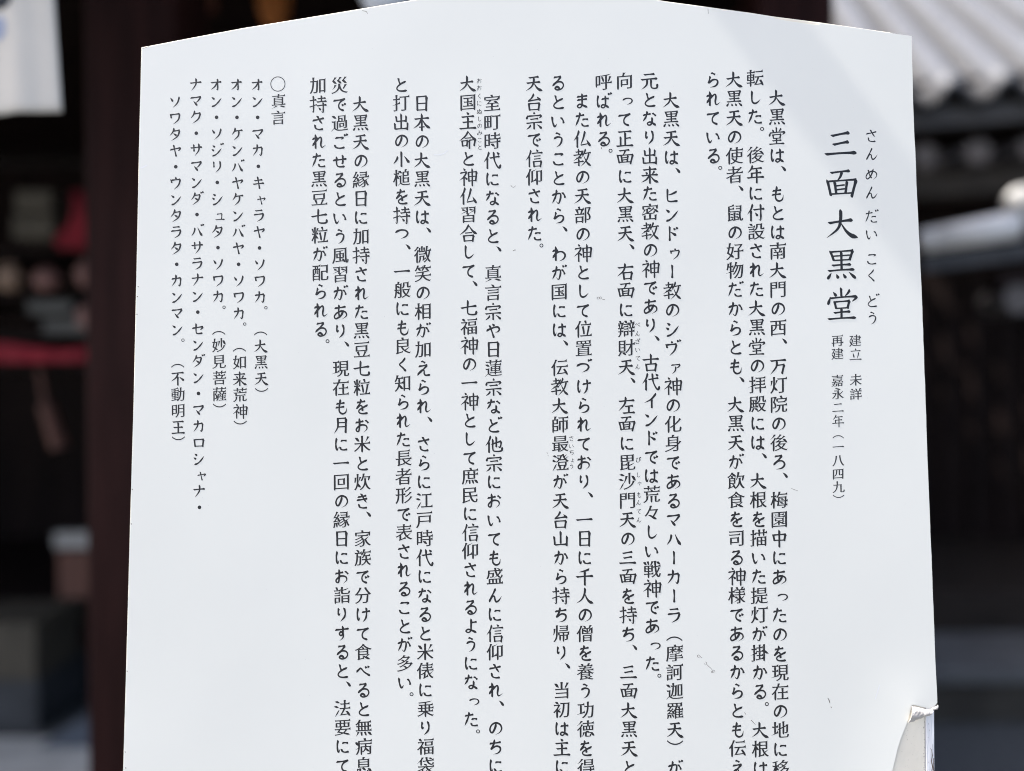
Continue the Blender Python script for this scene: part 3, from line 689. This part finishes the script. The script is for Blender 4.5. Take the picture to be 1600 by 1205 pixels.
# scratches and insect marks on the sheet
def scratch(paths, w, material=None, name='scratch_mark'):
    bm = bmesh.new()
    for pth in paths:
        n = len(pth)
        ws = [w * PX * (0.45 + 0.55 * math.sin(math.pi * (i + .3) / (n - .4))) for i in range(n)]
        ribbon(bm, [P(*q) for q in pth], ws, lambda x, z: -0.00064 - relief(x, z))
    bm_obj(name, bm, material or M['scratch'], sheet)
def loopy(u, v, r, n=10, a0=0):
    return [(u + r * math.cos(a0 + 2 * math.pi * k / n), v + r * .85 * math.sin(a0 + 2 * math.pi * k / n)) for k in range(n + 1)]
scratch([[(798, 289.5), (800, 292.5), (803, 293.2), (806, 290.5)]], 0.8)
scratch([[(801.5, 392.5), (804, 391), (806, 391)]], 1.3)
scratch([loopy(934.5, 466, 1.9), loopy(938.5, 465.8, 1.9), [(941, 468), (943, 468.5), (945, 468)]], 0.8)
scratch([[(939.3, 230.5), (939.7, 233)]], 1.6)
scratch([[(854.5, 706.5), (855.2, 709)], [(856, 711), (856.8, 713)]], 0.9)
scratch([[(1236, 763), (1240, 764.8), (1246, 766.8)]], 0.7)
scratch([loopy(1091.5, 1025, 2.2), [(1093.5, 1025), (1096, 1027.5), (1097, 1027)], [(1101, 1034), (1103.5, 1034.5), (1104, 1038), (1107, 1041), (1110, 1043.5), (1113, 1047)], loopy(1115, 1048.5, 1.9), loopy(1112.5, 1049.5, 1.5), [(1100.5, 1036.5), (1102, 1039)]], 0.8)
scratch([[(1293.2, 1090.5), (1295, 1093.5), (1296.4, 1098.5)], [(1298, 1104), (1299, 1106)]], 1.5)
scratch([[(1163, 1113), (1165, 1116)], [(1173, 1124.5), (1176, 1127.5), (1180, 1132)]], 1.0)
scratch([[(1374, 1070), (1371, 1080), (1367, 1093)]], 1.4, M['crease'], 'pale_crease')
scratch([[(700, 235), (694, 240), (686, 242.5), (678, 242)]], 1.3, M['crease'], 'pale_crease')
scratch([[(219, 263), (224, 261.5), (230, 258.5)]], 1.6, M['crease'], 'pale_crease')
scratch([[(223, 76.5), (228, 75), (233, 73)], [(566, 17), (572, 18), (575, 22)], [(1106, 14), (1106.4, 22)]], 0.9)
for u, v in ((215.8, 447.5), (214.6, 463), (213.8, 490.5), (206.6, 764), (205, 818), (198.5, 1048), (195.5, 1174), (196.6, 1199)):
    scratch([[(u, v), (u + .9, v + 1.4)]], 1.6, M['crack'], 'edge_nick')
rr = random.Random(11)
bm = bmesh.new()
for k in range(150):
    u, v = rr.uniform(230, 1420), rr.uniform(60, 1200)
    if v < 70 and (u < 320 or u > 1300): continue
    r_ = rr.uniform(.3, .8)
    ribbon(bm, [P(u, v), P(u + rr.uniform(-1, 1) * r_, v + r_)], [r_ * PX, r_ * PX * .6], lambda x, z: -0.00063 - relief(x, z))
M['dust'] = mat('dust_speck', (0.62, 0.62, 0.60), rough=0.9, var=0.1)
bm_obj('dust_speck', bm, M['dust'], sheet)

# ------------------------------------------------------------------ left: dark temple hall
hall = thing('temple_hall', 'dark open wooden temple hall behind the left side of the board', 'building', (-2.6, 3.4, 0))
def part(name, bm, m_, parent, smooth=False):
    o = bm_obj(name, bm, m_, None, smooth); o.parent = parent
    o.matrix_parent_inverse = Matrix.Translation(parent.location).inverted() if parent.rotation_euler.z == 0 else (Matrix.Translation(parent.location) @ Matrix.Rotation(parent.rotation_euler.z, 4, 'Z')).inverted()
    return o
bm = bmesh.new(); x0 = W(131, 600, 2.2).x
box(bm, (x0 + 0.13, 2.33, 1.45), (0.26, 0.26, 2.9), 0.018); part('pillar', bm, M['wood'], hall)
bm = bmesh.new(); box(bm, (0.80, 2.33, 1.45), (0.22, 0.22, 2.9), 0.018); part('pillar', bm, M['wood'], hall)
bm = bmesh.new(); box(bm, (-2.6, 6.1, 1.5), (8.0, 0.1, 3.4)); part('back_wall', bm, M['wood_dk'], hall)
for x, nm in ((-6.4, 'side_wall'), (1.02, 'side_wall')):
    bm = bmesh.new(); box(bm, (x, 4.35, 1.5), (0.1, 3.3, 3.4)); part(nm, bm, M['wood_dk'], hall)
bm = bmesh.new(); box(bm, (-2.6, 3.95, 3.28), (7.9, 4.6, 0.12)); part('ceiling', bm, M['wood_dk'], hall)
bm = bmesh.new(); box(bm, (-2.7, 2.33, 2.98), (7.2, 0.16, 0.3), 0.01); part('lintel', bm, M['wood_dk'], hall)
bm = bmesh.new(); box(bm, (-2.7, 4.9, 0.31), (7.2, 2.2, 0.14), 0.01); part('floor', bm, M['wood_dk'], hall)
bm = bmesh.new(); box(bm, (-2.7, 1.72, 2.68), (7.2, 0.07, 0.09), 0.006); part('eave_beam', bm, M['wood_dk'], hall)
bm = bmesh.new()
z0, z1, y0, y1 = 3.14, 3.42, 1.45, 6.2
for dz in (0,):
    v = [bm.verts.new(q) for q in ((-7, y0, z0), (1.06, y0, z0), (1.06, y1, z1), (-7, y1, z1))]
    f = bm.faces.new(v); r = bmesh.ops.extrude_face_region(bm, geom=[f])
    bmesh.ops.translate(bm, vec=(0, -0.05, 0.12), verts=[g for g in r['geom'] if isinstance(g, bmesh.types.BMVert)])
part('roof', bm, M['tile_dk'], hall)

# unseen beam added above the board to cast the diagonal shadow band
q = P(192, -1303)
bm = bmesh.new(); box(bm, (BP.x + q[0], 1.40, BP.z + q[1]), (0.060, 1.07, 0.062), 0.004); part('shadow_beam', bm, M['wood'], hall)

# white cloth banner hanging at the eave
p_tl, p_br = W(-60, -90, 1.65), W(99, 178, 1.65)
ban = thing('cloth_banner', 'white hanging cloth with dark and pale blue dyed shapes, at upper left', 'banner', ((p_tl.x + p_br.x) / 2, 1.65, p_br.z))
def cloth_y(x, z): return 1.65 + 0.005 * math.sin(x * 34 + 1.2) + 0.002 * math.sin(x * 80 + z * 5)
bm = bmesh.new(); g = []
NX, NZ = 40, 30
for i in range(NX + 1):
    row = []
    for j in range(NZ + 1):
        t = j / NZ; s = i / NX
        zb = p_br.z + 0.004 - 0.012 * (1 - s); z = zb + (2.64 - zb) * t
        xr = W(96 - 10 * max(0, (z - p_br.z) / (W(0, 0, 1.65).z - p_br.z)), 100, 1.65).x
        x = (p_tl.x - .12) + (xr - p_tl.x + .12) * s
        row.append(bm.verts.new((x, cloth_y(x, z), z)))
    g.append(row)
for i in range(NX):
    for j in range(NZ): bm.faces.new((g[i][j], g[i + 1][j], g[i + 1][j + 1], g[i][j + 1]))
o = part('cloth', bm, M['cloth'], ban, True)
o.modifiers.new('thickness', 'SOLIDIFY').thickness = 0.0015
def patch(name, m_, ell):
    bm = bmesh.new()
    for (u, v, a, b) in ell:
        c = W(u, v, 1.65); n = 28; ring = []
        for k in range(n):
            x, z = c.x + a * math.cos(2 * math.pi * k / n), c.z + b * math.sin(2 * math.pi * k / n)
            ring.append(bm.verts.new((x, cloth_y(x, z) - 0.003, z)))
        bm.faces.new(ring)
    return part(name, bm, m_, ban)
patch('dyed_crest', M['navy'], ((0, -10, 0.032, 0.034),))
patch('dyed_spot', M['paleblue'], ((-2, 44, 0.018, 0.026),))

# tiered display stand inside the hall, with the blurred things on it
ZS = [W(60, v, 3.2).z for v in (372, 452, 522, 566)]
stand = thing('display_stand', 'dark tiered wooden stand inside the hall left of the pillar', 'stand', (-2.2, 3.4, 0))
for k, z in enumerate(ZS):
    bm = bmesh.new(); box(bm, (-2.3, 3.38 + 0.10 * (3 - k), z - 0.0125), (1.5, 0.5, 0.025), 0.003); part('shelf', bm, M['wood_dk'], stand)
for x in (-3.0, -1.62):
    bm = bmesh.new(); box(bm, (x, 3.62, 1.16), (0.05, 0.05, 2.32), 0.004); part('upright', bm, M['wood_dk'], stand)

def Wb(u, v, D=3.2): return W(u, v, D)
px3 = 3.2 / F_PX
def place_box(name, label, cat, u0, v0, u1, v1, m_, D=3.2, depth=0.12, bev=0.006, group=None, rot=0.0):
    a, b = W(u0, v0, D), W(u1, v1, D)
    w, h = abs(b.x - a.x), abs(a.z - b.z)
    bm = bmesh.new(); box(bm, (0, 0, h / 2), (w, depth, h), bev, Matrix.Rotation(rot, 3, 'Y') if rot else None)
    o = bm_obj(name, bm, m_); o.location = ((a.x + b.x) / 2, D + depth / 2, min(a.z, b.z))
    return tag(o, label, cat, group)
place_box('offering_box', 'dull olive box, upper one of two stacked on the hall shelf', 'box', 22, 297, 78, 331, M['olive'], group='boxes stacked on the shelf')
place_box('offering_box', 'dull olive box, lower one of two stacked on the hall shelf', 'box', 18, 336, 82, 372, M['olive'], group='boxes stacked on the shelf')
# red ribbon bow: a drooping red cloth
bm = bmesh.new(); prof = [(124, 300, 30), (127, 325, 30), (127, 345, 32), (118, 365, 44), (112, 380, 48), (112, 390, 36)]
prev = None
for i, (u, v, w_) in enumerate(prof):
    a = W(u - w_ / 2, v, 3.2); b = W(u + w_ / 2, v, 3.2)
    cur = [bm.verts.new((a.x + (b.x - a.x) * k / 6, 3.2 + 0.02 * math.sin(k * 1.7 + i), a.z)) for k in range(7)]
    if prev:
        for k in range(6): bm.faces.new((prev[k], prev[k + 1], cur[k + 1], cur[k]))
    prev = cur
o = bm_obj('red_cloth', bm, M['red'], smooth=True); o.modifiers.new('thickness', 'SOLIDIFY').thickness = 0.008
tag(o, 'red cloth hanging down beside the stacked olive boxes', 'cloth')
def pot(label, u, v0, v1, r_px, m_, D=3.2, name='ceramic_jar'):
    a, b = W(u, v0, D), W(u, v1, D); h = a.z - b.z; r = r_px * D / F_PX
    t = thing(name, label, 'jar', (b.x, D + r, b.z), 0, 'jars on the hall shelf')
    bm = bmesh.new(); lathe(bm, [(r * .55, 0), (r * .9, h * .25), (r, h * .5), (r * .8, h * .75), (r * .5, h * .82)])
    o = bm_obj('body', bm, m_, t, True)
    bm = bmesh.new(); lathe(bm, [(r * .58, h * .822), (r * .6, h * .88), (r * .2, h * .95), (r * .12, h)])
    bm_obj('lid', bm, m_, t, True)
pot('pale tan round jar at the left end of the hall shelf', 4, 406, 452, 19, M['tan'])
pot('dusty pink round jar in the middle of the hall shelf', 62, 414, 452, 21, M['pink'])
pot('dusty pink round jar nearest the dark pillar', 127, 402, 446, 17, M['pink'])
place_box('offering_tray', 'flat grey tray on the shelf just above the red cloth', 'tray', 42, 470, 112, 490, M['greyc'])
place_box('offering_tray', 'lower grey tray partly behind the dark pillar', 'tray', 66, 498, 142, 522, M['greyc'])
place_box('small_cushion', 'small dull pink cushion on the grey tray beside the pillar', 'cushion', 116, 478, 146, 512, M['pink'], D=3.1, bev=0.02, depth=0.06)
# red runner over the lowest shelf
bm = bmesh.new(); a, b = W(-60, 541, 3.1), W(138, 566, 3.1); n = 40; rows = []
for j in range(5):
    row = []
    for k in range(n + 1):
        x = a.x + (b.x - a.x) * k / n; t = j / 4
        top = a.z - 0.018 * max(0, (x - W(60, 0, 3.1).x) / 0.2) + 0.012 * math.sin(x * 16 + 2)
        row.append(bm.verts.new((x, 3.1 + 0.008 * math.sin(x * 60) * t - 0.01 * t, top + (b.z - top) * t)))
    rows.append(row)
for r0_, r1_ in zip(rows, rows[1:]):
    for k in range(n): bm.faces.new((r0_[k], r0_[k + 1], r1_[k + 1], r1_[k]))
o = bm_obj('altar_runner', bm, M['red'], smooth=True); o.modifiers.new('thickness', 'SOLIDIFY').thickness = 0.006
tag(o, 'bright red cloth runner draped along the lowest shelf of the hall stand', 'cloth')
# striker hanging below
bm = bmesh.new(); cyl(bm, W(72, 632, 3.15), W(94, 700, 3.15), 0.030, 0.034); cyl(bm, W(62, 578, 3.15), W(72, 632, 3.15), 0.012)
tag(bm_obj('wooden_striker', bm, M['wood_br']), 'slanting brown wooden striker hanging below the red runner', 'striker')
place_box('card_box', 'brown box under the pale card beside the pillar foot', 'box', 90, 862, 140, 935, M['wood_br'], D=3.4)
place_box('pale_card', 'pale card lying on the brown box beside the pillar', 'card', 84, 833, 140, 857, M['label'], D=3.38, depth=0.05, bev=0.002)
place_box('storage_chest', 'olive grey chest low at the left edge of the photo', 'chest', -90, 975, 56, 1064, M['olive'], D=3.45, depth=0.4)
a, b = W(-200, 1064, 3.45), W(56, 1150, 3.45)
bm = bmesh.new(); box(bm, ((a.x + b.x) / 2, 3.72, a.z / 2), (b.x - a.x, 0.5, a.z), 0.01)
tag(bm_obj('low_plinth', bm, M['stone']), 'dark stone plinth under the olive grey chest', 'plinth')

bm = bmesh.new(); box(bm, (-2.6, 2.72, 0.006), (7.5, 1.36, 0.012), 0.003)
tag(bm_obj('path', bm, M['paving']), kind='structure')  # pale colour imitates a sun patch under the roof
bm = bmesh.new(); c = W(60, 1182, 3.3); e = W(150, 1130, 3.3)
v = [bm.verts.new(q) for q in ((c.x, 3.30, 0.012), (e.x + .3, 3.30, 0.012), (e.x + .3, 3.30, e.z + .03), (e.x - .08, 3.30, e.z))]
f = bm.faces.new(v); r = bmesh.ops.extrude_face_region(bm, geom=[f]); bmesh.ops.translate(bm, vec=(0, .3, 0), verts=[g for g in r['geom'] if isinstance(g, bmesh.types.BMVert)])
tag(bm_obj('shade_wedge', bm, M['ground_shade']), 'blue grey sloping wedge imitating shade on the ground, lower left', 'stone')  # added wedge, shaped and coloured to stand in for ground shade

# hanging things seen over the top of the board
def lantern(name, label, u, vb, r_px, h, m_, D, grp):
    c = W(u, vb, D); r = r_px * D / F_PX
    t = thing(name, label, 'lantern', (c.x, D, c.z), 0, grp)
    bm = bmesh.new(); prof = [(r * .45, 0), (r * .62, 0.015)]
    for k in range(13):
        s = k / 12; prof.append((r * (.62 + .38 * math.sin(math.pi * s) ** .6) + (0.003 if k % 2 else 0), 0.02 + (h - .04) * s))
    prof.append((r * .45, h)); lathe(bm, prof)
    bm_obj('paper_shade', bm, m_, t, True)
    bm = bmesh.new(); lathe(bm, [(r * .47, h + .001), (r * .47, h + .03), (r * .1, h + .04), (r * .06, 3.2 - c.z)]); bm_obj('cap', bm, M['wood_dk'], t)
lantern('paper_lantern', 'orange paper lantern seen above the left slope of the board', 428, 42, 26, 0.30, M['orange'], 3.0, 'lanterns hanging in the hall')
lantern('paper_lantern', 'bluish white paper lantern just left of the board peak', 600, 24, 47, 0.30, M['paper'], 1.9, 'lanterns hanging in the hall')
place_box('wooden_plaque', 'small brown wooden plaque above the upper left corner of the board', 'plaque', 298, -60, 336, 16, M['wood_br'], D=3.0, depth=0.03)

# ------------------------------------------------------------------ right: tiled hall
YW = R(15); SL = R(35)
hdir = Vector((math.sin(YW), math.cos(YW), 0)); edir = Vector((math.cos(YW), -math.sin(YW), 0))
updir = (hdir * math.cos(SL) + Vector((0, 0, math.sin(SL)))).normalized(); nrm = edir.cross(updir).normalized()
if nrm.z < 0: nrm = -nrm
E0 = W(1491, 150, 4.0)
rhall = thing('temple_hall', 'grey tiled temple hall with round rafter ends, behind the right side of the board', 'building', (E0.x, 5.4, 0), 0)
SP = 0.246
bm = bmesh.new()
s0, s1, LEN = -0.86, 2.6, 7.0
def RP(s, t, h=0): return E0 + edir * s + updir * t + nrm * h
prof = []
k0, k1 = int(s0 / SP), int(s1 / SP) + 1
for k in range(k0, k1):
    for a in range(0, 9):
        th = math.pi * a / 8; prof.append((k * SP - 0.060 * math.cos(th), 0.012 + 0.066 * math.sin(th)))
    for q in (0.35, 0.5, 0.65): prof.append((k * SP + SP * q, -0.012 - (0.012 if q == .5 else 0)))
NT = 36; ring = []
for j in range(NT + 1):
    st = 0.006 * (1 if j % 2 else 0)
    ring.append([bm.verts.new(RP(s, LEN * j / NT, h + st)) for s, h in prof])
for j in range(NT):
    for i in range(len(prof) - 1):
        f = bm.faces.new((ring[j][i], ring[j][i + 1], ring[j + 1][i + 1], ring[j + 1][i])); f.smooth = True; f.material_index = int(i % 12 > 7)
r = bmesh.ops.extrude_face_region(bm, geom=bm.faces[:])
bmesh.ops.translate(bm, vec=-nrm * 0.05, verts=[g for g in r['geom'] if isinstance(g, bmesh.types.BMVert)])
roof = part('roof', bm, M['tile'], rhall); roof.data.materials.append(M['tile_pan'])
def obox(bm, s, d, z, ls, ld, lz, bev=0.0):
    """box in the hall's own frame: s along the eave, d behind the eave, z height"""
    c = E0 + edir * s + hdir * d; rot = Matrix.Rotation(-YW, 3, 'Z')
    box(bm, (c.x, c.y, z), (ls, ld, lz), bev, rot)
bm = bmesh.new(); obox(bm, 0.9, 0.10, E0.z - 0.075, 3.5, 0.06, 0.11, 0.006); part('eave_board', bm, M['tile_dk'], rhall)
zr = W(1500, 241, 4.1).z
for k in range(-3, 9):
    c = E0 + edir * (k * SP + 0.115 + 0.02); bm = bmesh.new()
    a = Vector((c.x, c.y, zr)) + hdir * 0.10
    cyl(bm, a, a + hdir * 1.6 + Vector((0, 0, 0.25)), 0.058, 0.058, 22)
    part('rafter', bm, M['wood_rafter'], rhall)
zb = W(1520, 285, 4.5).z
bm = bmesh.new(); obox(bm, 0.9, 0.62, zb, 3.5, 0.16, 0.13, 0.01); part('beam', bm, M['wood_rafter'], rhall)
bm = bmesh.new(); obox(bm, 0.9, 0.2, E0.z + 0.14, 3.5, 0.04, 0.02); 
part('eave_batten', bm, M['wood_dk'], rhall)
bm = bmesh.new(); obox(bm, 0.9, 1.6, E0.z / 2 + .2, 3.5, 0.1, E0.z + 1.2); part('wall', bm, M['wood_dk'], rhall)
for s in (-0.35, 1.55):
    bm = bmesh.new(); obox(bm, s, 0.62, zb / 2 - 0.035, 0.18, 0.18, zb - 0.07, 0.012); part('pillar', bm, M['wood_dk'], rhall)
bm = bmesh.new()
for k in range(10): obox(bm, -0.2 + k * 0.17, 1.52, 1.2, 0.03, 0.03, 2.0)
for k in range(5): obox(bm, 0.6, 1.522, 0.4 + k * .4, 1.75, 0.026, 0.03)
part('lattice_door', bm, M['wood_dk'], rhall)
for s in (-0.84, 2.62):
    bm = bmesh.new(); obox(bm, s, 1.0, 1.5, 0.06, 1.1, 3.0); part('side_wall', bm, M['wood_dk'], rhall)

# stone steps in front of the right hall
steps = thing('stone_step', 'dark grey stone step in front of the right hall, beside the board', 'step', (3.2, 4.6, 0), -YW * 0)
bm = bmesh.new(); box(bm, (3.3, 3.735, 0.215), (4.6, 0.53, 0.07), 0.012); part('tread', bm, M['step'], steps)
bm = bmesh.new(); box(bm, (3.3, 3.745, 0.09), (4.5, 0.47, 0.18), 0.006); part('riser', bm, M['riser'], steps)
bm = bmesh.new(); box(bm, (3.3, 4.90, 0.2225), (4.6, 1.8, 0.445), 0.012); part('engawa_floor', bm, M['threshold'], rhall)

# low pent roof with a white plastered ridge, in front of the right hall
pr = thing('pent_roof', 'low pent roof with white plastered ridge and round end ornament at right edge', 'roof', W(1600, 1205, 3.3).xy.to_3d())
D = 3.4
bm = bmesh.new()
cyl(bm, W(1452, 376, D), W(1585, 352, D), 0.052, 0.060, 24)
vs_ = bmesh.ops.create_uvsphere(bm, u_segments=20, v_segments=12, radius=0.052)['verts']; bmesh.ops.translate(bm, vec=W(1452, 376, D), verts=vs_)
part('ridge', bm, M['white_tile'], pr, True)
bm = bmesh.new()
vs_ = bmesh.ops.create_uvsphere(bm, u_segments=24, v_segments=16, radius=0.088)['verts']; bmesh.ops.scale(bm, vec=(1, .6, 1), verts=vs_); bmesh.ops.translate(bm, vec=W(1600, 322, D), verts=vs_)
part('end_ornament', bm, M['old_white'], pr, True)
bm = bmesh.new()
a, b = W(1440, 400, D), W(1700, 366, D)
for k in range(8):
    t0, t1 = k / 8, (k + .92) / 8
    p0, p1 = a.lerp(b, t0), a.lerp(b, t1)
    v = [bm.verts.new(q) for q in (p0, p1, p1 + Vector((0, -0.02, -0.07)), p0 + Vector((0, -0.02, -0.07)))]
    f = bm.faces.new(v); r = bmesh.ops.extrude_face_region(bm, geom=[f])
    bmesh.ops.translate(bm, vec=(0, 0.12, 0), verts=[g for g in r['geom'] if isinstance(g, bmesh.types.BMVert)])
part('tile_course', bm, M['tile_dk'], pr)
bm = bmesh.new(); c = W(1592, 468, D); cyl(bm, c + Vector((0, 0, 0)), c + Vector((0, 0.2, 0)), 0.062, 0.062, 24); part('end_tile', bm, M['wood_rafter'], pr)
x = W(1760, 500, D).x
bm = bmesh.new(); box(bm, (x, D + .06, 1.0), (0.12, 0.12, 2.0), 0.01); part('post', bm, M['wood_dk'], pr)
bm = bmesh.new(); box(bm, ((W(1560, 0, D).x + x) / 2, D + .06, W(1600, 440, D).z), (x - W(1560, 0, D).x, 0.1, 0.09), 0.01); part('bracket_arm', bm, M['wood_dk'], pr)
